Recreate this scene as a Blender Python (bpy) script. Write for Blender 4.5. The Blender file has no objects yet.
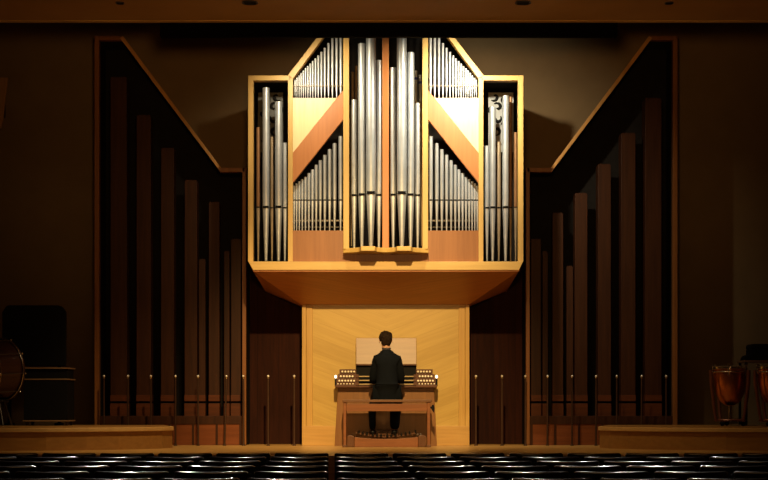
import bpy, math, random
from mathutils import Vector, Matrix
random.seed(7)
C = bpy.context.scene.collection
PI = math.pi
F, CX, HY, EYE = 1500.0, 386.0, 404.0, 0.56      # focal length in pixels, vanishing point, eye height


def X(px, D): return (px - CX) * D / F
def Z(py, D): return EYE + (HY - py) * D / F


# ---------------------------------------------------------------- materials
def nt(name):
    m = bpy.data.materials.new(name); m.use_nodes = True
    n = m.node_tree.nodes; l = m.node_tree.links
    return m, n, l, n['Principled BSDF']


def plain(name, col, rough=.5, metal=0., var=.12, scale=9., spec=.5, coat=0., emit=None):
    m, n, l, b = nt(name)
    tc = n.new('ShaderNodeTexCoord'); no = n.new('ShaderNodeTexNoise'); no.inputs['Scale'].default_value = scale
    no.inputs['Detail'].default_value = 4
    l.new(tc.outputs['Object'], no.inputs['Vector'])
    r = n.new('ShaderNodeValToRGB')
    r.color_ramp.elements[0].position = .3; r.color_ramp.elements[1].position = .7
    r.color_ramp.elements[0].color = (*[c * (1 - var) for c in col], 1)
    r.color_ramp.elements[1].color = (*[min(1, c * (1 + var)) for c in col], 1)
    l.new(no.outputs['Fac'], r.inputs['Fac']); l.new(r.outputs['Color'], b.inputs['Base Color'])
    b.inputs['Roughness'].default_value = rough; b.inputs['Metallic'].default_value = metal
    b.inputs['Specular IOR Level'].default_value = spec; b.inputs['Coat Weight'].default_value = coat
    if emit:
        b.inputs['Emission Color'].default_value = (*emit[0], 1); b.inputs['Emission Strength'].default_value = emit[1]
    return m


def wood(name, col, dark, axis='z', rough=.4, grain=1.0, plank=0., chevron=0., spec=.4):
    """grain runs along axis; chevron tilts it away from x=0 on both sides; plank = board width with thin joints"""
    m, n, l, b = nt(name)
    tc = n.new('ShaderNodeTexCoord'); sep = n.new('ShaderNodeSeparateXYZ')
    l.new(tc.outputs['Object'], sep.inputs[0])

    def M(op, a, bb=None):
        k = n.new('ShaderNodeMath'); k.operation = op
        for i, v in enumerate((a, bb)):
            if v is None: continue
            if isinstance(v, (int, float)): k.inputs[i].default_value = v
            else: l.new(v, k.inputs[i])
        return k.outputs[0]
    x, y, z = sep.outputs
    if chevron:
        ax = M('ABSOLUTE', x)
        c, s = math.cos(chevron), math.sin(chevron)
        along = M('ADD', M('MULTIPLY', ax, c), M('MULTIPLY', z, s))
        across = M('SUBTRACT', M('MULTIPLY', z, c), M('MULTIPLY', ax, s))
        across = M('SUBTRACT', across, M('MULTIPLY', y, .6))
        third = M('MULTIPLY', x, .02)
    elif axis == 'z': along, across, third = z, x, y
    elif axis == 'x': along, across, third = x, z, y
    else: along, across, third = y, x, z
    cb = n.new('ShaderNodeCombineXYZ')
    l.new(M('MULTIPLY', along, .9 * grain), cb.inputs[0]); l.new(M('MULTIPLY', across, 14 * grain), cb.inputs[1])
    l.new(M('MULTIPLY', third, 14 * grain), cb.inputs[2])
    no = n.new('ShaderNodeTexNoise'); no.inputs['Scale'].default_value = 1.6; no.inputs['Detail'].default_value = 5
    no.inputs['Roughness'].default_value = .6; no.inputs['Distortion'].default_value = .35
    l.new(cb.outputs[0], no.inputs['Vector'])
    fac = no.outputs['Fac']
    if plank:
        q = M('DIVIDE', across, plank); cell = M('FLOOR', q); fr = M('FRACT', q)
        wn = n.new('ShaderNodeTexWhiteNoise'); wn.noise_dimensions = '1D'; l.new(cell, wn.inputs['W'])
        fac = M('ADD', fac, M('MULTIPLY', M('SUBTRACT', wn.outputs['Value'], .5), .28))
        joint = M('LESS_THAN', fr, .03)
        fac = M('SUBTRACT', fac, M('MULTIPLY', joint, .35))
    r = n.new('ShaderNodeValToRGB')
    r.color_ramp.elements[0].position = .28; r.color_ramp.elements[1].position = .72
    r.color_ramp.elements[0].color = (*dark, 1); r.color_ramp.elements[1].color = (*col, 1)
    l.new(fac, r.inputs['Fac']); l.new(r.outputs['Color'], b.inputs['Base Color'])
    b.inputs['Roughness'].default_value = rough; b.inputs['Specular IOR Level'].default_value = spec
    return m


M_MAPLE = wood('maple', (.60, .38, .12), (.48, .29, .085), 'z')
M_MAPLEX = wood('maple_horizontal', (.62, .40, .125), (.50, .31, .09), 'x')
M_PALE = wood('pale_maple', (.80, .64, .36), (.72, .55, .28), 'z')
M_BAND = wood('copper_beech', (.47, .18, .055), (.40, .145, .042), 'z')
M_PANEL = wood('red_beech', (.30, .112, .034), (.24, .085, .025), 'z', plank=.23)
M_CHEV = wood('chevron_veneer', (.54, .36, .10), (.44, .28, .07), chevron=.36, plank=.2, rough=.35)
M_CORB = wood('chevron_corbel', (.52, .20, .05), (.40, .145, .035), chevron=.34, plank=.2, rough=.4)
M_PIL = wood('pilaster_oak', (.56, .34, .09), (.45, .25, .06), 'z')
M_OAKX = wood('plinth_oak', (.52, .30, .085), (.42, .23, .06), 'x')
M_CONS = wood('console_walnut', (.11, .034, .010), (.07, .02, .006), 'x')
M_CONSZ = wood('console_walnut_upright', (.13, .046, .013), (.085, .028, .008), 'z')
M_BENCH = wood('bench_cherry', (.25, .085, .024), (.17, .054, .015), 'x')
M_DESK = wood('music_desk_walnut', (.29, .15, .065), (.22, .11, .045), 'x')
M_WP = wood('dark_pipe_wood', (.055, .017, .005), (.028, .008, .0025), 'z', rough=.5, spec=.2)
M_WPL = wood('dark_pipe_block', (.115, .030, .008), (.07, .018, .005), 'x', rough=.5, spec=.2)
M_CHF = wood('chamber_frame_wood', (.26, .10, .025), (.17, .06, .015), 'z')
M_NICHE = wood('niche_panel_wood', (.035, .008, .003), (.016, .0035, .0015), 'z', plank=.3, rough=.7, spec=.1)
M_RISER = wood('riser_oak', (.40, .20, .055), (.30, .145, .037), 'x')
M_NOSE = wood('riser_nosing_oak', (.66, .42, .16), (.56, .35, .125), 'x')
M_STAGE = wood('stage_boards', (.66, .40, .13), (.50, .28, .085), 'x', plank=1.6, rough=.35)
M_SFRONT = wood('stage_front_wood', (.30, .14, .04), (.2, .09, .03), 'x')
M_WALL = plain('plaster_wall', (.17, .115, .06), .9, var=.06, scale=3, spec=.15)
M_CEIL = plain('soffit_plaster', (.40, .22, .075), .85, var=.05, scale=2, spec=.15)
M_CTRIM = wood('soffit_trim', (.62, .38, .12), (.5, .3, .09), 'x')
M_HOUS = plain('black_housing', (.0025, .002, .002), .9, spec=.03)
M_CHG = wood('gable_maple', (.50, .26, .075), (.40, .19, .05), 'z')
M_CHEST = wood('wind_chest_wood', (.22, .062, .017), (.14, .038, .010), 'x', rough=.5, spec=.2)
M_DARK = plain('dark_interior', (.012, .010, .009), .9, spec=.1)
M_BLACK = plain('black_matte', (.005, .0045, .0045), .7, spec=.15)
M_CHAIR = plain('black_lacquer', (.005, .005, .006), .15, spec=.8, var=.02)
M_CUSH = plain('black_upholstery', (.010, .010, .012), .9, spec=.1)
M_STEEL = plain('dark_steel', (.10, .09, .085), .4, metal=.9)
M_TIN = plain('tin_pipe', (.42, .45, .49), .40, metal=.5, var=.10, scale=5)
M_TINF = plain('tin_pipe_foot', (.42, .44, .475), .38, metal=.55, var=.12, scale=7)
M_TIND = plain('brown_tin_pipe', (.30, .23, .15), .5, metal=.4, var=.15)  # darker, browner tin, mostly for the pipes standing behind
M_BRN = plain('copper_brown_pipe', (.24, .12, .05), .5, metal=.3, var=.1)
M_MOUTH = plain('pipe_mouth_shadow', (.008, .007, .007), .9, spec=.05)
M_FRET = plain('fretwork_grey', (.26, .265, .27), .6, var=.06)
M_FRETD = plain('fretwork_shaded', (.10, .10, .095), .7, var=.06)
M_CHROME = plain('chrome', (.75, .72, .66), .2, metal=1., var=.03)
M_BRASS = plain('brass', (.62, .42, .16), .3, metal=1., var=.05)
M_COPPER = plain('copper_bowl', (.72, .26, .09), .28, metal=1., var=.08, scale=12)
M_HEAD = plain('drum_head', (.42, .30, .18), .7, var=.08)
M_SHELL = wood('drum_shell', (.06, .017, .009), (.035, .011, .006), 'x')
M_STRUT = plain('red_brown_strut', (.17, .055, .03), .4, metal=.3)
M_IVORY = plain('ivory_knob', (.86, .76, .58), .35, var=.03)
M_LAMP = plain('lamp_lens', (.95, .9, .8), .3, var=.01, emit=((1, .9, .72), 2.2))
M_KEYW = plain('natural_keys', (.42, .29, .13), .4, var=.08)
M_SKIN = plain('skin', (.56, .30, .18), .55, var=.06, scale=14)
M_HAIR = plain('dark_brown_hair', (.020, .011, .006), .8, var=.7, scale=60, spec=.15)
M_SUIT = plain('navy_suit', (.0036, .0046, .0066), .9, var=.15, scale=40, spec=.12)
M_SHOE = plain('black_shoe', (.008, .008, .008), .35)
M_POST = plain('bronze_post', (.05, .02, .008), .45, metal=.3)
M_BLUE = plain('blue_tape', (.03, .05, .35), .6)
M_DLT = plain('downlight_dark', (.03, .018, .01), .6)


# ---------------------------------------------------------------- mesh helpers
class MB:
    def __init__(self): self.v, self.f = [], []

    def add(self, v, f):
        k = len(self.v); self.v += [tuple(p) for p in v]; self.f += [tuple(i + k for i in q) for q in f]; return self

    def box(self, x0, x1, y0, y1, z0, z1):
        return self.add([(x0, y0, z0), (x1, y0, z0), (x1, y1, z0), (x0, y1, z0), (x0, y0, z1), (x1, y0, z1), (x1, y1, z1), (x0, y1, z1)],
                        [(0, 3, 2, 1), (4, 5, 6, 7), (0, 1, 5, 4), (1, 2, 6, 5), (2, 3, 7, 6), (3, 0, 4, 7)])

    def prism_y(self, pts, y0, y1):                     # pts (x,z) polygon, extruded along y
        a = sum(p[0] * q[1] - q[0] * p[1] for p, q in zip(pts, pts[1:] + pts[:1]))
        if a < 0: pts = pts[::-1]
        n = len(pts)
        v = [(p[0], y0, p[1]) for p in pts] + [(p[0], y1, p[1]) for p in pts]
        f = [tuple(range(n)), tuple(range(2 * n - 1, n - 1, -1))]
        f += [(i, i + n, (i + 1) % n + n, (i + 1) % n) for i in range(n)]
        return self.add(v, f)

    def prism_z(self, pts, z0, z1):                     # pts (x,y)
        a = sum(p[0] * q[1] - q[0] * p[1] for p, q in zip(pts, pts[1:] + pts[:1]))
        if a < 0: pts = pts[::-1]
        n = len(pts)
        v = [(p[0], p[1], z0) for p in pts] + [(p[0], p[1], z1) for p in pts]
        f = [tuple(range(n - 1, -1, -1)), tuple(range(n, 2 * n))]
        f += [(i, (i + 1) % n, (i + 1) % n + n, i + n) for i in range(n)]
        return self.add(v, f)

    def lathe(self, prof, cx=0, cy=0, seg=20, flat=None, cap=True):   # prof [(r,z)], flat: {ring: frac} flattens the front
        n = len(prof); v = []
        for i, (r, z) in enumerate(prof):
            fr = (flat or {}).get(i)
            for k in range(seg):
                a = 2 * PI * k / seg
                x, y = r * math.cos(a), r * math.sin(a)
                if fr is not None: y = max(y, -r * fr)
                v.append((cx + x, cy + y, z))
        f = [(i * seg + k, i * seg + (k + 1) % seg, (i + 1) * seg + (k + 1) % seg, (i + 1) * seg + k) for i in range(n - 1) for k in range(seg)]
        if cap: f += [tuple(range(seg - 1, -1, -1)), tuple(range((n - 1) * seg, n * seg))]
        return self.add(v, f)

    def tube(self, pts, r, seg=10, closed=False):
        pts = [Vector(p) for p in pts]; n = len(pts); v = []
        rr = r if isinstance(r, (list, tuple)) else [r] * n
        up = None
        for i, p in enumerate(pts):
            if closed: t = (pts[(i + 1) % n] - pts[i - 1]).normalized()
            else: t = (pts[min(i + 1, n - 1)] - pts[max(i - 1, 0)]).normalized()
            if up is None:
                up = Vector((0, 0, 1)) if abs(t.z) < .9 else Vector((1, 0, 0))
            a = (up - t * up.dot(t)).normalized(); up = a
            b = t.cross(a)
            for k in range(seg):
                w = 2 * PI * k / seg
                v.append(p + (a * math.cos(w) + b * math.sin(w)) * rr[i])
        m = n if closed else n - 1
        f = [(i * seg + k, i * seg + (k + 1) % seg, ((i + 1) % n) * seg + (k + 1) % seg, ((i + 1) % n) * seg + k) for i in range(m) for k in range(seg)]
        if not closed: f += [tuple(range(seg - 1, -1, -1)), tuple(range((n - 1) * seg, n * seg))]
        return self.add(v, f)

    def ball(self, c, r, seg=14, rings=9, sc=(1, 1, 1)):
        v = [(c[0], c[1], c[2] - r * sc[2])]
        for i in range(1, rings):
            a = -PI / 2 + PI * i / rings
            for k in range(seg):
                w = 2 * PI * k / seg
                v.append((c[0] + r * sc[0] * math.cos(a) * math.cos(w), c[1] + r * sc[1] * math.cos(a) * math.sin(w), c[2] + r * sc[2] * math.sin(a)))
        v.append((c[0], c[1], c[2] + r * sc[2])); last = len(v) - 1
        f = [(0, 1 + (k + 1) % seg, 1 + k) for k in range(seg)]
        for i in range(rings - 2):
            for k in range(seg):
                a, b = 1 + i * seg + k, 1 + i * seg + (k + 1) % seg
                f.append((a, b, b + seg, a + seg))
        s = 1 + (rings - 2) * seg
        f += [(s + k, s + (k + 1) % seg, last) for k in range(seg)]
        return self.add(v, f)

    def xf(self, mat):
        self.v = [tuple(mat @ Vector(p)) for p in self.v]; return self

    def build(self, name, mat, parent=None, smooth=False, bevel=0., world=True):
        """world=True: vertices are in scene space and are moved into the frame of the parent"""
        me = bpy.data.meshes.new(name)
        off = Vector((0, 0, 0))
        if parent and world:
            q = parent
            while q: off += q.location; q = q.parent
        me.from_pydata([tuple(Vector(p) - off) for p in self.v], [], self.f); me.update()
        me.materials.append(mat)
        o = bpy.data.objects.new(name, me); C.objects.link(o)
        if parent: o.parent = parent
        if smooth:
            for p in me.polygons: p.use_smooth = True
            try: me.set_sharp_from_angle(angle=math.radians(smooth if smooth > 1 else 40))
            except Exception: pass
        if bevel:
            b = o.modifiers.new('bevel', 'BEVEL'); b.width = bevel; b.segments = 2; b.limit_method = 'ANGLE'; b.angle_limit = .6
        return o


def tag(o, label, cat, group=None, kind=None):
    o['label'] = label; o['category'] = cat
    if group: o['group'] = group
    if kind: o['kind'] = kind
    return o


def thing(name, loc, label, cat, group=None):
    o = bpy.data.objects.new(name, None); C.objects.link(o); o.location = loc; o.empty_display_size = .1
    return tag(o, label, cat, group)


def struct(o):
    o['kind'] = 'structure'; return o


def copy_tree(o, parent=None):
    c = o.copy(); C.objects.link(c)
    if parent: c.parent = parent
    for ch in list(o.children): copy_tree(ch, c)
    return c


def PX(pts, D): return [(X(a, D), Z(b, D)) for a, b in pts]


ORD = ['first', 'second', 'third', 'fourth', 'fifth', 'sixth', 'seventh', 'eighth', 'ninth', 'tenth', 'eleventh', 'twelfth']

# ---------------------------------------------------------------- the setting
WALL_Y, HALF, FLOOR_Z, STAGE_Y = 21.1, 7.4, -.75, 16.3
struct(MB().box(-HALF - .2, HALF + .2, -6, STAGE_Y - .04, FLOOR_Z - .1, FLOOR_Z).build('floor', plain('hall_floor', (.05, .03, .018), .6)))
struct(MB().box(-HALF - .2, HALF + .2, STAGE_Y, WALL_Y + .2, -.1, 0).build('floor_stage', M_STAGE))
struct(MB().box(-HALF - .2, HALF + .2, STAGE_Y - .04, STAGE_Y, FLOOR_Z, 0).build('wall_stage_front', M_SFRONT))
struct(MB().box(-HALF - .2, HALF + .2, WALL_Y, WALL_Y + .2, 0, 8).build('wall_back', M_WALL))
struct(MB().box(-HALF - .2, -HALF, -6, WALL_Y, FLOOR_Z, 8).build('wall_left', M_WALL))
struct(MB().box(HALF, HALF + .2, -6, WALL_Y, FLOOR_Z, 8).build('wall_right', M_WALL))
struct(MB().box(-HALF - .2, HALF + .2, -6.2, -6, FLOOR_Z, 8).build('wall_rear', M_WALL))
struct(MB().box(-HALF - .2, HALF + .2, -6, WALL_Y + .2, 8, 8.1).build('ceiling', M_CEIL))
SOF_Y, SOF_Z = 17.5, Z(22, 17.5)
struct(MB().box(-HALF, HALF, 15.8, SOF_Y - .08, SOF_Z, 8).build('ceiling_soffit', M_CEIL))
struct(MB().box(-HALF, HALF, SOF_Y - .08, SOF_Y, SOF_Z - .008, 8).build('trim_1', M_CTRIM))
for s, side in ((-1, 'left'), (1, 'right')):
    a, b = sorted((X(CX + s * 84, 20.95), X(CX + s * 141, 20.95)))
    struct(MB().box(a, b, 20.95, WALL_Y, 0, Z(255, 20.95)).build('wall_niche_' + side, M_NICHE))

# recessed downlights in the soffit
for px, py, lab in ((120, 2.6, 'small dark square downlight near the left end of the ceiling edge'),
                    (250, 2.2, 'round dark downlight in ceiling above the left organ tower'),
                    (523, 2.2, 'round dark downlight in ceiling above the right organ tower'),
                    (669, 2.6, 'small dark downlight near the right end of the ceiling edge')):
    D = (SOF_Z - EYE) * F / (HY - py)
    x = X(px, D)
    t = thing('downlight', (x, D, SOF_Z), lab, 'ceiling light', 'downlights in the ceiling edge')
    r = .09 if 200 < px < 600 else .05
    MB().lathe([(r, -.012), (r, -.002), (r * .86, -.002), (r * .86, -.012)], seg=24, cap=False).build('trim_ring', M_STEEL, t, 30, world=False)
    MB().lathe([(r * .84, -.006), (r * .5, -.003)], seg=24).build('reflector', M_DLT, t, 30, world=False)
    for k in range(3):
        MB().box(-r * .7, r * .7, -r * .5 + k * r * .5 - .004, -r * .5 + k * r * .5 + .004, -.014, -.006).build('baffle', M_BLACK, t, world=False)

# black batten / screen housing
D = 17.56
t = thing('screen_housing', (0, D, Z(38, D)), 'long black roller screen housing hanging under the ceiling edge', 'screen housing')
MB().box(X(162, D), X(615.5, D), D, D + .12, Z(35.8, D), Z(21, D)).build('casing', M_HOUS, t, bevel=.01)
for a, b in ((160, 162), (615.5, 617.5)):
    MB().box(X(a, D), X(b, D), D - .006, D + .126, Z(36.0, D), Z(21, D)).build('end_cap', M_HOUS, t, bevel=.004)
MB().box(X(170, D), X(608, D), D + .03, D + .06, Z(36.4, D), Z(35.8, D)).build('weight_bar', M_HOUS, t)
for px in (220, 386, 552):
    MB().box(X(px, D) - .02, X(px, D) + .02, D - .06, D + .05, Z(21, D) - .02, SOF_Z + .3).build('bracket', M_HOUS, t)

# ---------------------------------------------------------------- the organ
DC, DB = 19.3, 20.2
organ = thing('pipe_organ', (0, DB, 0), 'tall pipe organ in pale wood case with silver pipes above the organist', 'pipe organ')
TOPZ = Z(2, DC)
GA = (343.5, 4.0)     # where the gable meets the tower posts


def mir(pts, s): return pts if s < 0 else [(2 * CX - .6 - a, b) for a, b in pts]     # the left drawn, the right mirrored


def front(name, pts, mat, D=DC, depth=.12, bevel=.004):
    return MB().prism_y(PX(pts, D), D, D + depth).build(name, mat, organ, bevel=bevel)


# dark case body: back, sides, roof
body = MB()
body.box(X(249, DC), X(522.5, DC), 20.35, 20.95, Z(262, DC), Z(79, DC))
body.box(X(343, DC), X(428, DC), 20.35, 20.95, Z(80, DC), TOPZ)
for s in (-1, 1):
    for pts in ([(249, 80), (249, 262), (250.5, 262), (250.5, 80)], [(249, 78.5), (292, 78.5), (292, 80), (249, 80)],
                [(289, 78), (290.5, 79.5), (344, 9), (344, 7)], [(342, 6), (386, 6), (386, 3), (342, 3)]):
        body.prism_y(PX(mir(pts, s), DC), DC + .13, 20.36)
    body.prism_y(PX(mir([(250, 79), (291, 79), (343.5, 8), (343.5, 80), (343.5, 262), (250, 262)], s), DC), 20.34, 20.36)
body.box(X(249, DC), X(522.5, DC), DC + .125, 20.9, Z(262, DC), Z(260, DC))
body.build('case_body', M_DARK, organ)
# the outer case sides in wood, seen only from aside
for s in (-1, 1):
    front('case_side', mir([(248, 79), (248, 261), (249, 261), (249, 79)], s), M_MAPLE, DC + .121, 1.5, 0)
    # frame
    front('frame_post', mir([(248, 75.4), (248, 261.5), (253.2, 261.5), (253.2, 80.4), (253.2, 75.4)], s), M_MAPLE)
    front('frame_rail', mir([(253.2, 75.4), (291.5, 75.4), (289.5, 80.4), (253.2, 80.4)], s), M_MAPLEX)
    front('frame_post', mir([(288, 80.4), (288, 261.5), (292.8, 261.5), (292.8, 78.5), (290, 76)], s), M_MAPLE)
    front('gable_board', mir([(287.8, 75.2), (292.8, 78.6), (343.5, 10), (343.5, 3)], s), M_MAPLE, DC - .01, .13)
    front('shoulder_panel', mir([(292.8, 98), (343, 98), (343, 90), (292.8, 152.5)], s) if False else
          mir([(292.8, 98), (336.8, 98), (292.8, 152.8)], s), M_PALE, DC + .01, .04, 0)
    front('diagonal_band', mir([(343.3, 90), (343.3, 119.5), (292.8, 183), (292.8, 152.7)], s), M_BAND, DC + .004, .06)
    front('lower_panel', mir([(292.8, 230.5), (343.3, 230.5), (343.3, 261.5), (292.8, 261.5)], s), M_PANEL, DC + .01, .1, 0)
    DT = 19.12
    front('tower_post', mir([(343.3, 2), (349, 2), (349, 249), (343.3, 249)], s), M_MAPLE, DT, .3)
front('tower_divider', [(382.3, 2), (388.9, 2), (388.9, 248), (382.3, 248)], M_BAND, 19.12, .25)
front('tower_backboard', [(343.3, 250), (428.5, 250), (428.5, 261.5), (343.3, 261.5)], M_PANEL, DC + .01, .1, 0)
# the double bowed shelf under the centre tower
zs0, zs1 = Z(252.2, 19.05), Z(247.6, 19.05)
bay = [(343, 19.14), (350, 19.10), (359, 19.02), (361.5, 18.88), (375, 18.88), (377, 19.0), (386, 19.08), (395, 19.0), (397, 18.88), (410.5, 18.88), (413, 19.02), (421, 19.10), (428.6, 19.14)]
MB().prism_z([(X(a, 19.1), d) for a, d in bay] + [(X(428.6, 19.1), 19.32), (X(343, 19.1), 19.32)], zs0, zs1).build('tower_shelf', M_MAPLEX, organ, bevel=.004)
# sill board with chamfered ends
front('sill_board', [(248.3, 261.5), (523.2, 261.5), (519, 270), (253, 270)], M_MAPLEX, DC - .05, .22)
front('sill_lip', [(252, 269.8), (520, 269.8), (518.5, 271.8), (254, 271.8)], M_BAND, DC - .03, .16)
# corbel
A_ = [(X(253, DC), DC, Z(271, DC)), (X(519, DC), DC, Z(271, DC))]
C_ = [(X(265, 20.85), 20.9, Z(291, 20.85)), (X(507, 20.85), 20.9, Z(291, 20.85))]
E_ = [(X(301, DB), DB - .02, Z(304.5, DB)), (X(469, DB), DB - .02, Z(304.5, DB))]
T_ = [(A_[0][0], 20.9, A_[0][2] + .02), (A_[1][0], 20.9, A_[1][2] + .02)]
G_ = [(E_[0][0], 20.9, E_[0][2]), (E_[1][0], 20.9, E_[1][2])]
mid = (0, DB - .02, Z(306, DB))
mb = MB()
mb.add([A_[0], A_[1], E_[1], E_[0], C_[0], C_[1], T_[0], T_[1], G_[0], G_[1]],
       [(0, 3, 2, 1), (0, 4, 3), (1, 2, 5), (0, 6, 4), (1, 5, 7), (3, 4, 8), (2, 9, 5), (3, 8, 9, 2), (0, 1, 7, 6), (4, 6, 7, 5, 9, 8)])
mb.build('corbel', M_CORB, organ)
# base
zc = Z(304.5, DB)
MB().box(X(302.5, DB), X(468.5, DB), DB + .05, 20.94, 0, zc).build('base_panel', M_CHEV, organ)
for s in (-1, 1):
    for a, b, d in ((302, 306, 0.), (306.4, 312.5, .02)):
        p = sorted((X(mir([(a, 0)], s)[0][0], DB), X(mir([(b, 0)], s)[0][0], DB)))
        MB().box(p[0], p[1], DB + d, DB + .08, .25, zc).build('pilaster', M_PIL, organ, bevel=.004)
    p = sorted((X(mir([(302, 0)], s)[0][0], DB), X(mir([(340, 0)], s)[0][0], DB)))
    MB().box(p[0], p[1], DB - .012, DB + .06, 0, Z(426, DB)).build('plinth', M_OAKX, organ, bevel=.004)

# --- pipes
PIPES = {}


def pipe(px, w, ytop, ymouth, yfoot, D, mat=M_TIN, fmat=M_TINF, cutoff=2.5, detail=True):
    """one flue pipe: body as the part, conical foot and dark mouth as sub-parts"""
    r = w * D / F / 2; x = X(px, D)
    zt, zm, zf = Z(max(ytop, cutoff), D), Z(ymouth, D), Z(yfoot, D)
    lip = min(.32, r * 5)
    b = MB().lathe([(r * .98, zm + r * .12), (r, zm + lip), (r, zt), (r * .9, zt), (r * .9, zt - .04)], x, D, 18, {0: .62}, True)
    o = b.build('pipe', mat, organ, 35)
    f = MB().lathe([(r * .36, zf), (r * .39, zf + .02), (r * .72, zf + (zm - zf) * .58), (r * .97, zm - r * .10), (r * .97, zm - r * .02)], x, D, 18, {3: .62, 4: .5}, True)
    f.build('pipe_foot', fmat, o, 35)
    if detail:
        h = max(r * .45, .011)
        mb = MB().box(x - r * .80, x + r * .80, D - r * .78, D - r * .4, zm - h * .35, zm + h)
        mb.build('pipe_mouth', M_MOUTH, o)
    return o


def interp(x, tab):
    tab = sorted(tab)
    if x <= tab[0][0]: return tab[0][1]
    for (a, ya), (b, yb) in zip(tab, tab[1:]):
        if x <= b: return ya + (yb - ya) * (x - a) / (b - a)
    return tab[-1][1]


for s in (-1, 1):
    q = lambda v: v if s < 0 else 2 * CX - .6 - v
    xs = [340.8, 336.6, 332.4, 328.5, 324.8, 321.4, 318.3, 315.5, 312.8, 310.3, 307.9, 305.6, 303.4, 301.2, 299.1, 297.0, 295.1]
    for i, v in enumerate(xs):                                         # upper flats
        yt = interp(v, [(295, 80), (296.5, 78.5), (303.5, 70.5), (310.5, 63.5), (318.5, 55.5), (324.8, 48), (328.7, 43), (332.5, 37), (336.7, 31), (341, 25)])
        pipe(q(v), 2.9 - .075 * i, yt, 84.5, 98.2, DC + .12, detail=False)
    MB().box(*sorted((X(q(293), DC + .06), X(q(343), DC + .06))), DC + .075, DC + .088, Z(84.9, DC), Z(84.3, DC)).build('pipe_rack', M_TIND, organ)
    xs = [340.5, 334.6, 329.6, 324.8, 320.3, 316.2, 312.4, 308.8, 305.4, 302.2, 299.3, 296.6, 294.2]
    for i, v in enumerate(xs):                                         # lower flats
        yt = interp(v, [(294, 186), (296.5, 183.7), (300, 181), (305.5, 177), (309, 173), (312.5, 169.5), (316.2, 165), (320.3, 160.5), (324.8, 155), (329.6, 149.5), (334.6, 143.5), (340.5, 136.5)])
        pipe(q(v), 4.1 - .13 * i, yt, 200.5, 230.8, DC + .14)
    MB().box(*sorted((X(q(293), DC + .18), X(q(343.3), DC + .18))), DC + .19, DC + .205, Z(219.5, DC), Z(218, DC)).build('pipe_rack', M_STEEL, organ)
    for k, yy in enumerate((224, 227.5)):
        MB().box(*sorted((X(q(293), DC + .3), X(q(343.3), DC + .3))), DC + .3 + k * .05, DC + .31 + k * .05, Z(yy + .6, DC), Z(yy, DC)).build('rack_bar', M_STEEL, organ)
    MB().box(*sorted((X(q(293), DC), X(q(343.3), DC))), DC + .02, DC + .25, Z(231.5, DC), Z(230.5, DC)).build('pipe_toe_board', M_PANEL, organ)

# centre tower pipes (px, width, top, mouth, depth)
for px, w, yt, ym, d in ((354.2, 6.0, 100, 195.8, 19.22), (361.8, 7.6, 44, 195.3, 19.14), (370.9, 9.8, 4, 193.8, 19.09), (378.9, 6.2, 60.5, 195.6, 19.17),
                         (393.2, 6.2, 67.8, 195.4, 19.17), (401.8, 9.8, 4, 193.8, 19.09), (410.6, 7.4, 53, 195.4, 19.14), (417.6, 5.8, 103.5, 195.8, 19.22)):
    pipe(px, w, yt, ym, 248, d)
for px, w, yt, ym, tape in ((352.6, 3.2, 72, 97, 0), (356.4, 3.0, 66, 97, 0), (415.8, 3.4, 71, 102, 1), (420.4, 3.4, 75, 102, 1), (351.4, 2.2, 105, 200, 0), (421.4, 2.2, 108, 200, 0)):
    o = pipe(px, w, yt, ym if tape or ym < 150 else ym, 150 if ym < 150 else 246, 19.55, M_TIN if tape else M_TIND, M_TIND, detail=False)
    if tape:
        r = w * 19.55 / F / 2 * 1.06
        MB().lathe([(r, Z(yt + 9, 19.55)), (r, Z(yt + 6.5, 19.55))], X(px, 19.55), 19.55, 16, cap=False).build('tape_band', M_BLUE, o, 30)
# outer tower pipes
for px, w, yt, ym, d, a, b in ((258.2, 4.0, 127.5, 207.6, 19.6, M_BRN, M_TIND), (266.0, 7.2, 88, 207.8, 19.46, M_TIN, M_TINF), (272.0, 3.6, 137, 208.2, 19.62, M_TIND, M_TIND),
                               (278.6, 7.4, 102, 207.6, 19.46, M_TIN, M_TINF), (284.9, 4.6, 143, 208.2, 19.5, M_TIN, M_TINF),
                               (487.0, 4.6, 146, 208.2, 19.5, M_TIN, M_TINF), (492.6, 6.2, 107.5, 208.0, 19.46, M_TIN, M_TINF), (498.8, 4.4, 142, 208.2, 19.6, M_TIND, M_TIND),
                               (505.5, 6.4, 96, 207.8, 19.46, M_TIN, M_TINF), (510.6, 3.4, 97, 208, 19.66, M_BRN, M_TIND), (515.6, 3.6, 132.5, 207.6, 19.6, M_BRN, M_TIND)):
    pipe(px, w, yt, ym, 261.5, d, a, b)
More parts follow.
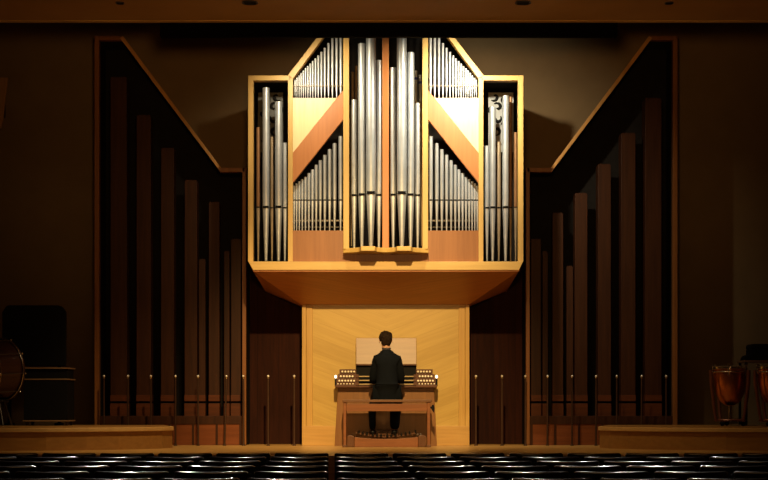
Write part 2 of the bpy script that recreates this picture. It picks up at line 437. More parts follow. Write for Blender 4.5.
# scroll panels behind the outer towers: black curls stand in for shaded cut-outs
for s in (-1, 1):
    q = lambda v: v if s < 0 else 2 * CX - .6 - v
    D = 19.85
    x0, x1 = sorted((X(q(258), D), X(q(283), D)))
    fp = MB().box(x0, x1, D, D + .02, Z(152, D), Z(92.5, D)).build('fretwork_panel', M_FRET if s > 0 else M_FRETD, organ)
    for cxp, cyp, R, ph, turn in ((266, 100, 3.4, 0, 1.4), (277, 97, 3.6, 2, -1.4), (274, 107, 3.6, 4, 1.5), (263, 113, 3.2, 1, -1.5), (274, 119, 3.4, 2.6, 1.4),
                                  (280, 110, 2.6, .4, 1.2), (266, 125, 3.4, 5, 1.4), (275, 131, 3.6, 3, -1.5), (264, 138, 3.2, 1.2, 1.4), (274, 143, 3.2, 2, 1.3)):
        pts = [(X(q(cxp), D) + s * 1.25 * R * (.25 + .75 * k / 14) * .0131 * math.cos(ph + turn * PI * k / 14), D - .004, Z(cyp, D) + 1.25 * R * (.25 + .75 * k / 14) * .0131 * math.sin(ph + turn * PI * k / 14)) for k in range(15)]
        MB().tube(pts, [.005 + .017 * math.sin(PI * (k + .5) / 15) for k in range(15)], 8).build('scroll_curl', M_BLACK, fp, 40)

# ---------------------------------------------------------------- console
cons = thing('organ_console', (X(386, 20), 20.0, 0), 'organ console with music desk, stop knobs and keyboards in front of organist', 'organ console')
DK = 19.86
MB().prism_y(PX([(338, 385.5), (434, 385.5), (437, 447), (334.5, 447)], DK + .14), DK + .14, DB - .02).build('console_body', wood('console_body_shaded_oak', (.24, .10, .026), (.17, .068, .017), 'z'), cons, bevel=.005)  # flared sides and lighter brown imitate the soft shade beside the body
MB().box(X(335, DK), X(437, DK), DK + .02, DB - .02, Z(387.5, DK), Z(384.8, DK)).build('key_table', M_CONS, cons, bevel=.004)
# music desk, leaning back
zb, zt = Z(364.5, 20.0), Z(337.8, 20.08)
MB().add([(X(356, 20), 20.0, zb), (X(416.5, 20), 20.0, zb), (X(416.5, 20.08), 20.08, zt), (X(356, 20.08), 20.08, zt),
          (X(356, 20), 20.025, zb), (X(416.5, 20), 20.025, zb), (X(416.5, 20.08), 20.105, zt), (X(356, 20.08), 20.105, zt)],
         [(0, 1, 2, 3), (5, 4, 7, 6), (1, 0, 4, 5), (2, 1, 5, 6), (3, 2, 6, 7), (0, 3, 7, 4)]).build('music_desk', M_DESK, cons, bevel=.004)
MB().box(X(356, 19.98), X(416.5, 19.98), 19.95, 20.0, zb - .012, zb + .006).build('desk_ledge', M_CONS, cons)
MB().box(X(356.2, 20), X(416.2, 20), 20.0, DB - .02, Z(387, 20), zb - .012).build('nameboard', M_BLACK, cons)
for k, (yy, d) in enumerate(((376.0, 19.98), (380.0, 19.92), (383.8, 19.86))):      # three manuals, top to bottom
    kb = MB().box(X(359, d), X(413.5, d), d, d + .10, Z(yy + 1, d), Z(yy - .1, d)).build('keyboard', M_KEYW, cons, bevel=.002)
    mb = MB(); n = 35
    for i in range(n):
        if i % 7 in (2, 6): continue
        xx = X(359, d) + (i + 1) * (X(413.5, d) - X(359, d)) / (n + .5)
        mb.box(xx - .005, xx + .005, d + .03, d + .10, Z(yy, d), Z(yy - 1.1, d))
    mb.build('sharp_keys', M_BLACK, kb)
    for s in (-1, 1):
        cxp = 386.2 + s * 28.8
        MB().box(X(cxp - 1.4, d), X(cxp + 1.4, d), d, d + .12, Z(yy + 1.6, d), Z(yy - 1.6, d)).build('key_cheek', M_CONS, cons, bevel=.002)
knob = MB().lathe([(.004, -.0), (.0055, .012), (.0135, .018), (.0155, .026), (.0125, .034), (.004, .036)], seg=12).xf(Matrix.Rotation(PI / 2, 4, 'X'))
knob_me = None
for s in (-1, 1):
    q = lambda v: v if s < 0 else 2 * 386.1 - v
    jamb = MB()
    for (a, b, y0, y1, d) in ((339.5, 356.3, 369.2, 374.2, 19.98), (337.6, 356.3, 374.2, 378.6, 19.94), (335.6, 356.3, 378.6, 385.4, 19.90)):
        jamb.box(*sorted((X(q(a), d), X(q(b), d))), d, DB - .02, Z(y1, d), Z(y0, d))
    j = jamb.build('stop_jamb', M_CONS, cons, bevel=.003)
    for yy, d, cols in ((371.7, 19.98, (342.4, 345.4, 348.4, 351.3, 354.2)), (376.4, 19.94, (340.9, 343.9, 346.8, 349.7, 352.6)),
                        (380.8, 19.90, (339.4, 342.3, 345.3, 348.2, 351.2, 354.1)), (383.9, 19.90, (338.0, 341.0, 344.0, 347.0, 350.0, 353.0))):
        for v in cols:
            small = .62 if yy > 383 else .92
            if knob_me is None:
                o = knob.build('stop_knob', M_IVORY, j, 30, world=False); knob_me = o
            else:
                o = knob_me.copy(); C.objects.link(o); o.parent = j
            o.scale = (small,) * 3
            o.location = (X(q(v), d) - cons.location.x, d - cons.location.y, Z(yy, d))
    d = 19.9
    xx = X(q(335.6), d)
    MB().box(xx - .012, xx + .012, d - .01, d + .05, Z(386.5, d), Z(378.4, d)).build('lamp_bracket', M_BLACK, cons, bevel=.003)
    MB().ball((xx, d, Z(376.7, d)), .021, 12, 8, (.8, .8, 1.05)).build('jamb_lamp', M_LAMP, cons, 60)['label'] = 'small glowing white lamp'
# pedalboard
ped_y = 19.42
MB().prism_y(PX([(354.5, 447), (354.5, 437.0), (362, 438.0), (374, 438.8), (386, 439.0), (398, 438.8), (410, 438.0), (418, 437.0), (418, 447)], ped_y), ped_y, ped_y + .03).build('pedal_front_board', M_BENCH, cons, bevel=.003)
for a, b in ((347, 354.3), (418.2, 426)):
    MB().prism_y(PX([(a, 447), (a, 435.8), ((a + b) / 2, 435.2), (b, 436.4), (b, 447)], ped_y), ped_y - .01, 20.0).build('pedal_cheek', M_CONSZ, cons, bevel=.006)
n = 30
for i in range(n):
    u = (i + .5) / n * 2 - 1
    x = X(386.2, 19.45) + u * .40; z = .125 + .055 * u * u
    sharp = i % 7 in (1, 3, 5)
    h = .022 if not sharp else .04
    mb = MB().box(-.009, .009, 0, .5 if not sharp else .2, 0, h)
    mb.xf(Matrix.Translation((x, ped_y + .04 + (.3 if sharp else 0), z)))
    mb.build('pedal_key', M_CONSZ if not sharp else M_BLACK, cons)
for i, px in enumerate((378.5, 384.2, 390, 395.6)):
    d = 19.98
    MB().box(X(px, d) - .034, X(px, d) + .034, d - .07, d, Z(434.8, d), Z(430, d)).build('swell_pedal', M_CONSZ, cons, bevel=.004)
for px in (409.5, 412.3, 415, 417.7, 420.4):
    d = 19.97
    MB().ball((X(px, d), d - .02, Z(434.2, d)), .012, 10, 6).build('toe_piston', M_IVORY, cons, 60)

# ---------------------------------------------------------------- bench
DBn = 19.36
bench = thing('organ_bench', (X(387, DBn), DBn + .15, 0), 'reddish wooden organ bench under the seated organist', 'bench')
MB().box(X(342.5, DBn), X(432, DBn), DBn, DBn + .32, Z(402.2, DBn), Z(399.6, DBn)).build('seat', wood('bench_top', (.16, .07, .03), (.10, .04, .018), 'x', rough=.3), bench, bevel=.006)
for a, b in ((343.3, 346.2), (427.2, 430.4)):
    MB().box(X(a, DBn), X(b, DBn), DBn + .02, DBn + .30, 0, Z(402.3, DBn)).build('side_panel', M_BENCH, bench, bevel=.004)
    MB().box(X(a - .9, DBn), X(b + .9, DBn), DBn - .01, DBn + .33, 0, .03).build('foot_rail', M_CONSZ, bench, bevel=.004)
MB().box(X(346.2, DBn), X(427.2, DBn), DBn + .03, DBn + .055, Z(411.2, DBn), Z(403.8, DBn)).build('apron', M_BENCH, bench, bevel=.004)
MB().box(X(346.2, DBn), X(427.2, DBn), DBn + .26, DBn + .285, Z(411.2, DBn), Z(403.8, DBn)).build('apron', M_BENCH, bench, bevel=.004)
cr = MB().tube([(X(430.4, DBn), DBn + .12, Z(407.5, DBn)), (X(432.6, DBn), DBn + .12, Z(407.5, DBn))], .012, 10).build('height_crank', M_BLACK, bench, 40)
MB().prism_y(PX([(432.2, 405), (434.2, 404.6), (434.8, 408), (434.4, 413), (433.0, 411), (431.4, 408.5)], DBn), DBn + .10, DBn + .14).build('crank_handle', M_BLACK, cr, bevel=.004)

# ---------------------------------------------------------------- organist
PX0, PY0 = X(387.0, 19.5), 19.50
person = thing('person', (PX0, PY0, .61), 'organist in a dark suit seated on the bench, back to the hall', 'person')


def skin(name, mat, verts, edges, radii, parent, sub=2, root=0):
    me = bpy.data.meshes.new(name); me.from_pydata(verts, edges, []); me.update(); me.materials.append(mat)
    o = bpy.data.objects.new(name, me); C.objects.link(o); o.parent = parent
    sk = o.modifiers.new('skin', 'SKIN'); sk.use_smooth_shade = True; sk.branch_smoothing = .4
    for i, d in enumerate(me.skin_vertices[0].data):
        r = radii[i]; d.radius = (r, r) if not isinstance(r, tuple) else r
        d.use_root = (i == root)
    su = o.modifiers.new('sub', 'SUBSURF'); su.levels = sub; su.render_levels = sub
    return o


class Chain:
    def __init__(self): self.v, self.e, self.r, self.k = [], [], [], {}

    def p(self, key, co, r, link=None):
        self.k[key] = len(self.v); self.v.append(co); self.r.append(r)
        if link is not None: self.e.append((self.k[link], self.k[key]))
        return self


# local frame: origin on the bench top (z 0 = seat), +y toward the console
b = Chain()
b.p('pel', (0, 0, .10), (.135, .10))
b.p('wa', (0, .005, .24), (.125, .092), 'pel'); b.p('ch', (0, .02, .40), (.14, .10), 'wa'); b.p('up', (0, .040, .52), (.095, .06), 'ch')
b.p('nk', (-.004, .05, .61), .045, 'up'); b.p('nk2', (-.010, .06, .685), .057, 'nk')
b.p('hd0', (-.014, .075, .73), (.062, .07), 'nk2'); b.p('hd1', (-.016, .075, .80), (.072, .09), 'hd0'); b.p('hd2', (-.016, .07, .855), (.058, .072), 'hd1')
LX = {-1: -.19, 1: .10}
for s, t in ((-1, 'l'), (1, 'r')):
    b.p('sh' + t, (s * .138, .035, .52), .05, 'up')
    b.p('el' + t, (s * .182, .10, .275), .045, 'sh' + t)
    b.p('fa' + t, (s * .182, .22, .275), .04, 'el' + t)
    b.p('wr' + t, (s * .175, .335, .305), .027, 'fa' + t)
    b.p('pa' + t, (s * .168, .385, .305), (.036, .018), 'wr' + t)
    b.p('pb' + t, (s * .164, .42, .300), (.038, .015), 'pa' + t)
    for j, (dx, ln) in enumerate(((-.030, .062), (-.010, .074), (.010, .070), (.029, .055))):
        r = .0085
        b.p('f%d' % j + t, (s * (.164 - dx), .44, .302), r, 'pb' + t)
        b.p('g%d' % j + t, (s * (.164 - dx * 1.15), .44 + ln * .55, .300), r * .95, 'f%d' % j + t)
        b.p('h%d' % j + t, (s * (.164 - dx * 1.2), .44 + ln * .85, .276), r * .8, 'g%d' % j + t)
    b.p('t0' + t, (s * .128, .40, .295), .011, 'pa' + t); b.p('t1' + t, (s * .112, .435, .285), .0095, 't0' + t); b.p('t2' + t, (s * .108, .462, .277), .008, 't1' + t)
    hx = -.14 if s < 0 else .10
    b.p('hi' + t, (s * .09, .04, .075), .09, 'pel')
    b.p('kn' + t, (s * .15, .40, .055), .06, 'hi' + t)
    b.p('ca' + t, (LX[s] + s * .01, .40, -.14), .052, 'kn' + t)
    b.p('an' + t, (LX[s], .36, -.36), .034, 'ca' + t)
    b.p('fo' + t, (LX[s], .44, -.41), (.036, .026), 'an' + t)
    b.p('to' + t, (LX[s], .53, -.425), (.034, .018), 'fo' + t)
bodyo = skin('body', M_SKIN, b.v, b.e, b.r, person)
# ears, nose
for s in (-1, 1):
    MB().ball((-.016 + s * .079, .07, .775), .022, 10, 8, (.35, .7, 1.1)).build('ear', M_SKIN, person, 60, world=False)
MB().ball((-.016, .175, .775), .016, 10, 8, (.7, 1.1, 1.1)).build('nose', M_SKIN, person, 60, world=False)
for s in (-1, 1):
    MB().ball((-.016 + s * .032, .150, .797), .011, 10, 8).build('eye', M_IVORY, person, 60, world=False)
MB().ball((-.016, .155, .738), .02, 10, 8, (1, .4, .25)).build('mouth', plain('lips', (.35, .12, .09), .5), person, 60, world=False)
# hair: a tousled cap over the back and top of the head
hb = MB(); hb.ball((-.016, .060, .815), .091, 40, 26, (.95, 1.10, .90))
nv = []
for p in hb.v:
    d = Vector(p) - Vector((-.016, .060, .815)); k = 1 + .06 * math.sin(63 * d.x + 27 * d.z) * math.cos(71 * d.z + 41 * d.y) + .07 * random.uniform(-1, 1)
    if d.z > .02: k += .05
    q = Vector((-.016, .060, .815)) + d * k
    if d.y > .045 and d.z < .035: q.y = .060 + .045 + (d.y - .045) * .15         # open the face
    if d.z < -.03: q.z -= (-.03 - d.z) * 1.0; q.x = -.016 + d.x * .95 + .006; q.y = min(q.y, .070)
    nv.append(tuple(q))
hb.v = nv
hb.build('hair', M_HAIR, person, 60, world=False)
# jacket
j = Chain()
j.p('pel', (0, .0, .06), (.160, .118)); j.p('hem', (0, .01, .03), (.14, .095), 'pel'); j.p('lo', (0, .008, .18), (.154, .112), 'pel'); j.p('wa', (0, .005, .27), (.150, .11), 'lo'); j.p('ch', (0, .018, .40), (.168, .118), 'wa'); j.p('up', (0, .030, .535), (.170, .105), 'ch')
j.p('co', (-.003, .035, .61), (.115, .088), 'up'); j.p('co2', (-.008, .048, .668), (.066, .064), 'co')
for s, t in ((-1, 'l'), (1, 'r')):
    j.p('sh' + t, (s * .138, .032, .535), .078, 'up'); j.p('ua' + t, (s * .163, .06, .40), .064, 'sh' + t)
    j.p('el' + t, (s * .182, .10, .275), .058, 'ua' + t); j.p('fa' + t, (s * .182, .22, .275), .050, 'el' + t); j.p('wr' + t, (s * .177, .325, .302), .038, 'fa' + t)
skin('jacket', M_SUIT, j.v, j.e, j.r, person)
# shirt collar above the jacket collar
MB().lathe([(.050, .640), (.060, .676), (.058, .682), (.046, .67)], -.008, .050, 20, cap=False).build('shirt_collar', plain('shirt_collar_cloth', (.05, .04, .038), .8), person, 40, world=False)
tr = Chain()
LX = {-1: -.19, 1: .10}
tr.p('pel', (0, .0, .085), (.15, .11))
for s, t in ((-1, 'l'), (1, 'r')):
    tr.p('hi' + t, (s * .09, .05, .085), .098, 'pel'); tr.p('th' + t, (s * .125, .24, .07), .085, 'hi' + t); tr.p('kn' + t, (s * .15, .40, .055), .073, 'th' + t)
    tr.p('ca' + t, (LX[s] + s * .01, .395, -.14), .066 + .012 * s, 'kn' + t); tr.p('an' + t, (LX[s], .365, -.40), .056 + .012 * s, 'ca' + t)
skin('trousers', M_SUIT, tr.v, tr.e, tr.r, person)
for s in (-1, 1):
    sh = Chain(); sh.p('a', (LX[s], .35, -.41), (.042, .034)); sh.p('b', (LX[s], .45, -.425), (.045, .030), 'a'); sh.p('c', (LX[s], .54, -.432), (.038, .022), 'b')
    skin('shoe', M_SHOE, sh.v, sh.e, sh.r, person)

# ---------------------------------------------------------------- the two side cases with wooden pedal pipes
DP = 20.3
for s, side in ((-1, 'left'), (1, 'right')):
    q = lambda v: v if s > 0 else 2 * CX - v                       # drawn on the right, mirrored to the left
    P = lambda pts, D: PX([(q(a), b) for a, b in pts], D)
    t = thing('pedal_pipe_case', (X(q(602), DP), DP + .3, 0), 'dark open case of tall wooden pipes to the %s of the organ' % side, 'pipe case', 'pedal pipe cases beside the organ')

    def part(name, pts, mat, d=DP, depth=.1, bevel=.004, parent=None):
        return MB().prism_y(P(pts, d), d, d + depth).build(name, mat, parent or t, bevel=bevel)
    part('frame_post', [(673, 36), (677.6, 36), (677.6, 445), (673, 445)], M_CHF)
    part('frame_rail', [(649, 36), (673, 36), (673, 40), (651.5, 40)], M_CHF)
    part('gable_board', [(649, 36), (652.2, 38), (554.5, 168), (551, 167.5)], M_CHG, DP - .006, .12)
    part('frame_rail', [(527, 167.8), (554.5, 167.8), (552, 172), (527, 172)], M_CHF)
    part('frame_post', [(526, 167.8), (529.8, 167.8), (529.8, 445), (526, 445)], M_CHF)
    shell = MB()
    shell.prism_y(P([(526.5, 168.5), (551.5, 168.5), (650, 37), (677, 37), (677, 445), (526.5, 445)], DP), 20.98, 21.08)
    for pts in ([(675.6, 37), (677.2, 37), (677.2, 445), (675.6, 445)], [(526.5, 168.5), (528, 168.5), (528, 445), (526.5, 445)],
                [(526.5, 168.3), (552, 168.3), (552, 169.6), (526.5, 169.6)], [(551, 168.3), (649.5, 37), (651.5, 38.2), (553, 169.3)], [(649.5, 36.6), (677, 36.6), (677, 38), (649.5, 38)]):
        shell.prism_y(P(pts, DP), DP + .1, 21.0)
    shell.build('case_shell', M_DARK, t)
    # wind chest
    DWc = 20.34
    part('wind_chest', [(530.2, 424), (672.5, 424), (672.5, 445), (530.2, 445)], M_CHEST, DWc + .012, .5, 0)
    part('chest_rail', [(530, 416), (673, 416), (673, 424.2), (530, 424.2)], M_WP, DWc, .52, .003)
    for k in range(6):
        a = 530.5 + k * 23.7
        part('chest_stile', [(a, 424.2), (a + 2.2, 424.2), (a + 2.2, 445), (a, 445)], M_WP, DWc, .04, 0)
    # pipes: left, right, top
    LT = {645.2: 78, 621.2: 116, 598: 149, 575: 181, 552.5: 203, 566.6: 260}
    for a, b_, yt, dd in ((531, 541, 240, 20.62), (542.5, 548, 252, 20.68), (552.5, 563.2, 214, 20.56), (566.6, 573.2, 267, 20.6), (575, 587.4, 194, 20.5),
                          (598, 611, 165, 20.5), (621.2, 635.5, 134, 20.5), (645.2, 661.5, 99, 20.5)):
        if s < 0: yt = LT.get(a, yt)
        dep = (b_ - a) * dd / F * 1.15
        bx = lambda y0, y1, e=0., d0=0.: (MB().box(*sorted((X(q(a - e), dd), X(q(b_ + e), dd))), dd - d0, dd + dep, Z(y1, dd), Z(y0, dd)))
        wp = bx(yt, 401).build('wooden_pipe', M_WP, t, bevel=.004)
        bx(yt - 1.2, yt, -.6, -.01).build('pipe_stopper', M_WP, wp, bevel=.002)
        bx(395, 401.2, .15, .02).build('upper_lip', M_WPL, wp, bevel=.003)
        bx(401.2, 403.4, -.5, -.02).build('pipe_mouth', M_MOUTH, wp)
        bx(403.4, 416, .15, .02).build('pipe_cap', M_WPL, wp, bevel=.003)

# ---------------------------------------------------------------- slim posts with bright tips
post = None
POST = [(104, 0), (128, 0), (151, 0), (175.5, 0), (198.2, -.3), (224.5, 3.0), (243.6, -.4), (268.2, 0), (294.2, 0),
        (476, 0), (502, 0), (525.4, 0), (547.4, .3), (572, .2), (596, .3), (616.8, 0), (641.5, .3), (666.2, 0)]
for i, (px, lean) in enumerate(POST):
    d = 20.13
    near = 8 - i if i < 9 else i - 9
    side = 'left' if i < 9 else 'right'
    lab = 'slim bronze post with bright tip, %s one out from the %s of the organ base' % (ORD[near], side)
    if post is None:
        post = thing('barrier_post', (0, 0, 0), lab, 'post', 'slim posts along the stage back')
        h = Z(377.5, d)
        MB().lathe([(.024, 0), (.024, .012), (.015, .02), (.0125, .05), (.0125, h)], seg=14).build('shaft', M_POST, post, 30, world=False)
        MB().lathe([(.015, h - .012), (.015, h), (.010, h + .006)], seg=14).build('collar', M_BRASS, post, 30, world=False)
        MB().ball((0, 0, h + .018), .0165, 12, 8).build('tip', plain('bright_tip', (.8, .74, .66), .35, metal=.3), post, 60, world=False)
        o = post
    else:
        o = copy_tree(post); tag(o, lab, 'post', 'slim posts along the stage back')
    o.location = (X(px, d), d, 0)
    o.rotation_euler = (0, math.radians(lean * .55), 0)

# ---------------------------------------------------------------- curved stage risers
PLAN = [(-7.35, 20.1), (-2.92, 20.1), (-2.71, 19.15), (-2.80, 18.85), (-2.98, 18.58), (-3.25, 18.33), (-3.6, 18.12), (-4.05, 17.94), (-4.7, 17.8), (-5.5, 17.72), (-7.35, 17.68)]
for s, side in ((-1, 'left'), (1, 'right')):
    t = thing('stage_riser', (s * 4.6, 19.2, 0), 'low curved wooden stage riser at the %s, drums standing on it' % side, 'riser', 'curved stage risers')
    pl = [(-s * a, b) for a, b in PLAN]
    inner = [(x + s * .02 if abs(x) < 7 else x, y + (.02 if y < 20 else 0)) for x, y in pl]
    MB().prism_z(inner, 0, .222).build('front_face', M_RISER, t)
    MB().prism_z(pl, .222, .272).build('nosing', M_NOSE, t, bevel=.006)
    MB().prism_z([(x + s * .06 if abs(x) < 7 else x, y + (.06 if y < 20 else -.02)) for x, y in pl], .272, .28).build('deck', M_RISER, t)
RZ = .28

# ---------------------------------------------------------------- percussion, left
D = 19.35
t = thing('percussion_cabinet', (X(48.5, D), D + .2, RZ), 'low black cabinet on castors with thin bright edge strips beside the bass drum', 'cabinet')
MB().box(X(23.5, D), X(67.5, D), D + .01, D + .42, Z(420, D), Z(380, D)).build('cabinet_body', M_BLACK, t, bevel=.006)
MB().box(X(24, D), X(67, D), D + .03, D + .40, Z(379, D), Z(369, D)).build('upper_tray', M_BLACK, t, bevel=.006)
for yy in (367.8, 379, 420.6):
    MB().box(X(22.5, D), X(68.6, D), D, D + .43, Z(yy + .9, D), Z(yy - .3, D)).build('edge_strip', plain('dull_brass_%d' % yy, (.40, .24, .12), .4, metal=.4), t, bevel=.003)
for px in (26, 65.5):
    for dy in (.06, .36):
        c = MB().tube([(X(px, D) - .014, D + dy, RZ + .022), (X(px, D) + .014, D + dy, RZ + .022)], .022, 12).build('castor', M_STEEL, t, 40)
        MB().box(X(px, D) - .02, X(px, D) + .02, D + dy - .015, D + dy + .015, RZ + .03, Z(420.5, D)).build('castor_fork', M_STEEL, c)
D = 19.85
t = thing('standing_screen', (X(34, D), D, RZ), 'tall black board with clipped upper corners behind the black cabinet', 'board')
MB().prism_y(PX([(2, 312), (6, 306), (9, 305.2), (58, 305.2), (62, 306.5), (66, 312), (66, 366), (2, 366)], D), D, D + .05).build('board', M_BLACK, t, bevel=.012)
for px in (9, 59):
    g = MB().box(X(px, D) - .02, X(px, D) + .02, D + .005, D + .045, RZ + .03, Z(366, D)).build('leg', M_BLACK, t)
    MB().box(X(px, D) - .025, X(px, D) + .025, D - .18, D + .2, RZ, RZ + .03).build('foot', M_BLACK, g, bevel=.006)
# bass drum on a stand, its head turned to the left
D = 18.9
dc = Vector((X(-10, D), D, Z(370, D)))
t = thing('bass_drum', (dc.x, dc.y, RZ), 'bass drum with dark red shell and tan head at the left edge', 'drum')
R = .375; ax = Vector((.52, .82, .05)).normalized()
rot = Vector((0, 0, 1)).rotation_difference(ax).to_matrix().to_4x4(); mt = Matrix.Translation(dc) @ rot
MB().lathe([(R, -.2), (R, .2)], seg=40, cap=False).xf(mt).build('shell', M_SHELL, t, 30)
for zz, nm in ((-.2, 'drum_head'), (.2, 'drum_head')):
    h = MB().lathe([(R * .99, zz), (R * .99, zz + .004)], seg=40).xf(mt).build(nm, M_HEAD, t, 30)
for zz in (-.2, .2):
    MB().tube([(R * 1.03 * math.cos(2 * PI * k / 48), R * 1.03 * math.sin(2 * PI * k / 48), zz) for k in range(48)], .017, 8, True).xf(mt).build('hoop', M_SHELL, t, 60)
    MB().tube([(R * 1.05 * math.cos(2 * PI * k / 48), R * 1.05 * math.sin(2 * PI * k / 48), zz * .93) for k in range(48)], .006, 8, True).xf(mt).build('hoop_ring', M_CHROME, t, 60)
for k in range(10):
    a = 2 * PI * (k + .3) / 10
    l_ = MB().tube([(R * 1.08 * math.cos(a), R * 1.08 * math.sin(a), -.2), (R * 1.08 * math.cos(a), R * 1.08 * math.sin(a), .2)], .006, 8).xf(mt).build('tension_rod', M_STEEL, t, 40)
    for zz in (-.21, .21):
        MB().ball((R * 1.09 * math.cos(a), R * 1.09 * math.sin(a), zz), .014, 10, 6).xf(mt).build('lug', M_CHROME, l_, 60)
for sx in (-1, 1):
    for sy in (-1, 1):
        MB().tube([(dc.x + sx * .22, dc.y + sy * .22, RZ + .012), (dc.x + sx * .14, dc.y + sy * .12, dc.z - R * .98)], .014, 10).build('stand_leg', M_STEEL, t, 40)
MB().box(dc.x - .2, dc.x + .2, dc.y - .16, dc.y + .16, dc.z - R * 1.04 - .01, dc.z - R * 1.02 + .01).build('cradle', M_STEEL, t, bevel=.005)


# ---------------------------------------------------------------- percussion, right
def timpano(px, D, lab, diam=.42):
    x = X(px, D); zr = Z(366.5, D)
    t = thing('kettledrum', (x, D, RZ), lab, 'kettledrum', 'copper kettledrums on the right riser')
    r = diam / 2
    prof = [(.04, zr - .50), (r * .35, zr - .485), (r * .62, zr - .44), (r * .84, zr - .35), (r * .96, zr - .22), (r, zr - .10), (r, zr - .03)]
    MB().lathe(prof, x, D, 36).build('bowl', M_COPPER, t, 50)
    MB().lathe([(r * 1.02, zr - .035), (r * 1.05, zr - .03), (r * 1.05, zr - .005), (r * 1.0, zr)], x, D, 36).build('hoop', M_CHROME, t, 30)
    MB().lathe([(r * .98, zr), (r * .98, zr + .003)], x, D, 36).build('drum_head', M_HEAD, t, 30)
    MB().tube([(x + r * 1.1 * math.cos(2 * PI * k / 40), D + r * 1.1 * math.sin(2 * PI * k / 40), zr - .07) for k in range(40)], .009, 8, True).build('suspension_ring', M_CHROME, t, 60)
    for k in range(6):
        a = 2 * PI * (k + .2) / 6
        cx_, cy_ = x + r * 1.1 * math.cos(a), D + r * 1.1 * math.sin(a)
        l_ = MB().tube([(cx_, cy_, zr - .12), (cx_, cy_, zr + .01)], .008, 8).build('tension_rod', M_CHROME, t, 40)
        MB().box(cx_ - .014, cx_ + .014, cy_ - .014, cy_ + .014, zr + .005, zr + .03).build('tuning_key', M_CHROME, l_, bevel=.003)
    for a in (PI * 1.12, PI * 1.72, PI * .62, PI * .12):
        ca, sa = math.cos(a), math.sin(a)
        MB().tube([(x + r * 1.36 * ca, D + r * 1.36 * sa, zr - .05), (x + r * 1.34 * ca, D + r * 1.34 * sa, zr - .20), (x + r * 1.08 * ca, D + r * 1.08 * sa, RZ + .16), (x + r * .95 * ca, D + r * .95 * sa, RZ + .06)], [.022, .024, .02, .018], 10).build('strut', M_STRUT, t, 50)
    MB().lathe([(r * .92, RZ + .06), (r * .96, RZ + .075), (r * .92, RZ + .09), (r * .78, RZ + .09), (r * .74, RZ + .075), (r * .78, RZ + .06)], x, D, 36).build('base_ring', M_STRUT, t, 50)
    MB().tube([(x, D, RZ + .07), (x, D, zr - .49)], .02, 12).build('centre_column', M_CHROME, t, 40)
    MB().box(x - .05, x + .05, D - r * 1.15, D - r * .7, RZ + .03, RZ + .06).build('tuning_pedal', M_STEEL, t, bevel=.008)
    for a in (PI * 1.25, PI * 1.8, PI * .5):
        MB().ball((x + r * .85 * math.cos(a), D + r * .85 * math.sin(a), RZ + .034), .032, 12, 8).build('castor', M_BLACK, t, 60)
    return t


timpano(730, 19.1, 'copper kettledrum in full view, chrome rim and brown struts, on right riser')
timpano(777, 18.75, 'copper kettledrum cut off by the right edge of the picture', .48)
D = 20.7
t = thing('acoustic_panel', (X(-8, D), D, Z(128, D)), 'light brown slanted panel high on the wall at the far left edge', 'wall panel')
MB().prism_y(PX([(7.8, 77.5), (1.6, 128), (-24, 128), (-24, 77.5)], D), D, D + .05).build('panel', wood('panel_oak', (.36, .19, .06), (.28, .14, .04), 'z'), t, bevel=.004)
MB().box(X(-20, D), X(-2, D), D + .05, WALL_Y, Z(112, D), Z(96, D)).build('wall_mount', M_BLACK, t)
D = 20.0
t = thing('percussion_table', (X(765, D), D + .1, RZ), 'small dark table with a pale front edge behind the kettledrums', 'table')
MB().box(X(742, D), X(790, D), D - .12, D + .3, Z(362.6, D), Z(360.4, D)).build('tabletop', wood('table_edge', (.22, .12, .06), (.15, .08, .04), 'x'), t, bevel=.004)
for px in (744.5, 787):
    for dy in (-.09, .26):
        MB().box(X(px, D) - .015, X(px, D) + .015, D + dy - .015, D + dy + .015, RZ, Z(362.6, D)).build('leg', M_BLACK, t)
t = thing('instrument_case', (X(762, D), D + .08, Z(360.4, D)), 'black lidded case lying on the small table behind the kettledrums', 'case')
MB().box(X(750, D), X(780, D), D - .06, D + .24, Z(360.4, D), Z(349, D)).build('case_base', M_BLACK, t, bevel=.012)
MB().prism_y(PX([(750, 348.8), (780, 348.8), (780, 344), (752, 344), (750, 345.5)], D), D - .06, D + .24).build('lid', M_BLACK, t, bevel=.012)
MB().prism_y(PX([(743.5, 360.4), (750, 360.4), (750, 354.5), (746, 355.5), (744, 357.5)], D), D - .03, D + .2).build('side_pocket', M_BLACK, t, bevel=.01)

# ---------------------------------------------------------------- auditorium chairs
CW = .51


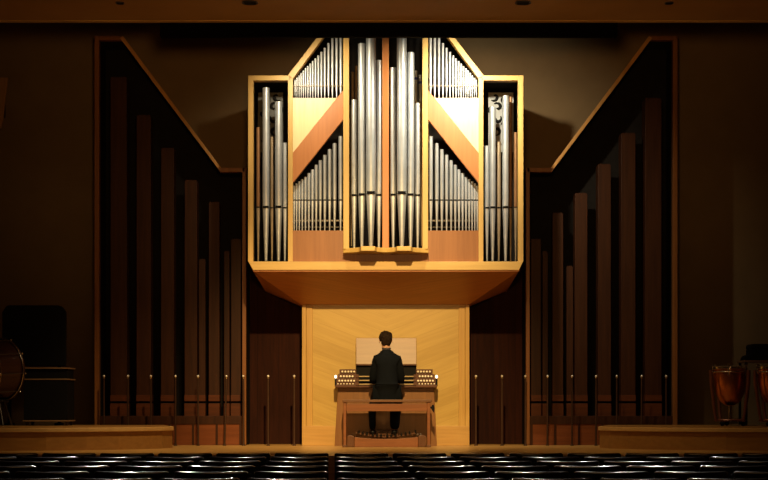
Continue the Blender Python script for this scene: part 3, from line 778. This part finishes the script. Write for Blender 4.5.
def chair_master():
    t = thing('auditorium_chair', (0, 0, 0), '', 'chair')
    # local: origin on the hall floor under the backrest, +y toward the stage
    n, prof = 30, []
    H0, H1, TH = .47, .846, .040
    cs = [(0, H0)] + [(TH / 2 - TH / 2 * math.cos(PI * k / 10), H1 - TH / 2 + TH / 2 * math.sin(PI * k / 10)) for k in range(11)] + [(TH, H0)]
    v, f = [], []
    for i in range(n + 1):
        u = i / n * 2 - 1
        yy = .07 * u * u
        drop = .010 * max(0, (abs(u) - .93) / .07) ** 2
        dip = -.004 * (1 - u * u)
        for (a, z) in cs:
            v.append((u * CW / 2, yy + a, z - (drop if z > .6 else 0) + (dip if z > .6 else 0)))
    m = len(cs)
    for i in range(n):
        for k in range(m):
            f.append((i * m + k, (i + 1) * m + k, (i + 1) * m + (k + 1) % m, i * m + (k + 1) % m))
    f += [tuple(range(m)), tuple(range(n * m + m - 1, n * m - 1, -1))]
    MB().add(v, f).build('backrest', M_CHAIR, t, 50, world=False)
    MB().box(-.23, .23, .10, .50, .40, .455).build('seat', M_CUSH, t, bevel=.02, world=False)
    for sx in (-1, 1):
        MB().tube([(sx * .215, .02, .0), (sx * .215, .075, .40), (sx * .215, .092, .62)], .013, 8).build('leg', M_STEEL, t, 40, world=False)
        MB().tube([(sx * .215, .47, .0), (sx * .215, .45, .40)], .013, 8).build('leg', M_STEEL, t, 40, world=False)
        MB().tube([(sx * .215, .05, .30), (sx * .215, .455, .385)], .010, 8).build('seat_rail', M_STEEL, t, 40, world=False)
    return t


master, used = chair_master(), False
D1, DR = 14.15, .96
for row in range(6):
    d = D1 - row * DR
    pitch = .552
    x_gap = (331.3 - CX) / F * d
    lim = 388 / F * d + .12
    for side, s in (('left', -1), ('right', 1)):
        k = 0
        while True:
            xc = x_gap + s * (.283 + pitch * k)
            if s < 0 and xc < -lim - CW / 2 + .1 or s > 0 and xc > lim + CW / 2 - .1: break
            rname = 'front row by the stage' if row == 0 else ('row nearest the viewer' if row == 5 else '%s row from the stage' % ORD[row])
            lab = 'glossy black auditorium chair, %s %s of the aisle gap, %s' % (ORD[k], side, rname)
            o = master if not used else copy_tree(master)
            used = True
            tag(o, lab, 'chair', 'black chairs in the %s' % rname)
            o.location = (xc, d, FLOOR_Z); o.rotation_euler = (0, 0, random.uniform(-.02, .02))
            k += 1

# ---------------------------------------------------------------- light
def spot(name, loc, target, power, color, angle, blend=.5, size=.1):
    l = bpy.data.lights.new(name, 'SPOT'); l.energy = power; l.color = color; l.spot_size = math.radians(angle); l.spot_blend = blend; l.shadow_soft_size = size
    o = bpy.data.objects.new(name, l); C.objects.link(o); o.location = loc
    o.rotation_euler = (Vector(target) - Vector(loc)).to_track_quat('-Z', 'Y').to_euler()
    return o


def area(name, loc, target, power, color, sx, sy):
    l = bpy.data.lights.new(name, 'AREA'); l.energy = power; l.color = color; l.shape = 'RECTANGLE'; l.size = sx; l.size_y = sy
    o = bpy.data.objects.new(name, l); C.objects.link(o); o.location = loc
    o.rotation_euler = (Vector(target) - Vector(loc)).to_track_quat('-Z', 'Y').to_euler()
    return o


# row of stage spots behind the housing, lighting the organ front
spot('spot_organ_right', (1.05, 17.85, 5.02), (1.0, 19.9, 3.75), 480, (1, .88, .62), 108, 1.0, .05)
spot('spot_organ_left', (-1.05, 17.85, 5.02), (-.55, 19.8, 3.6), 210, (1, .84, .55), 106, .9, .05)
# front-of-house spot on console and base
spot('spot_console', (.1, 8.0, 7.1), (-.25, 20.0, .9), 8400, (1, .69, .28), 23, 1.0, .10)
# the downlights in the ceiling edge shine on the front seats
for x, tx, p in ((-3.0, -3.2, 2300), (-1.5, -1.25, 1150), (1.5, 1.25, 1150), (3.1, 3.3, 2000)):
    spot('downlight_beam', (x, 16.6, 4.95), (tx, 11.4, 0), p, (1, .93, .82), 34, .6, .03)
for x, p in ((-1.7, 640), (1.7, 230)):
    spot('stage_downlight', (x, 16.9, 4.95), (x * 1.55, 19.0, 0), p, (1, .72, .36), 58, 1.0, .06)
# added warm fills without a fitting, for the ceiling edge and stage back
spot('soffit_fill', (0, 3, 2.2), (0, 17, 5.0), 1700, (1, .50, .15), 44, 1.0, .5)
area('hall_fill', (0, 8, 6.8), (0, 20, 2.5), 48, (1, .56, .22), 6, 1.0)

w = bpy.data.worlds.new('hall_dark'); bpy.context.scene.world = w; w.use_nodes = True
w.node_tree.nodes['Background'].inputs[0].default_value = (.9, .55, .28, 1); w.node_tree.nodes['Background'].inputs[1].default_value = .0

# ---------------------------------------------------------------- camera
cam = bpy.data.cameras.new('camera'); co = bpy.data.objects.new('camera', cam); C.objects.link(co)
co.location = (0, 0, EYE); co.rotation_euler = (PI / 2, 0, 0)
cam.sensor_width = 36; cam.sensor_fit = 'HORIZONTAL'; cam.lens = F / 768 * 36
cam.shift_x = (384 - CX) / 768; cam.shift_y = (HY - 240) / 768
cam.clip_end = 200
sc = bpy.context.scene
sc.camera = co
sc.view_settings.view_transform = 'Standard'; sc.view_settings.look = 'None'
sc.view_settings.exposure = 0; sc.view_settings.gamma = 1
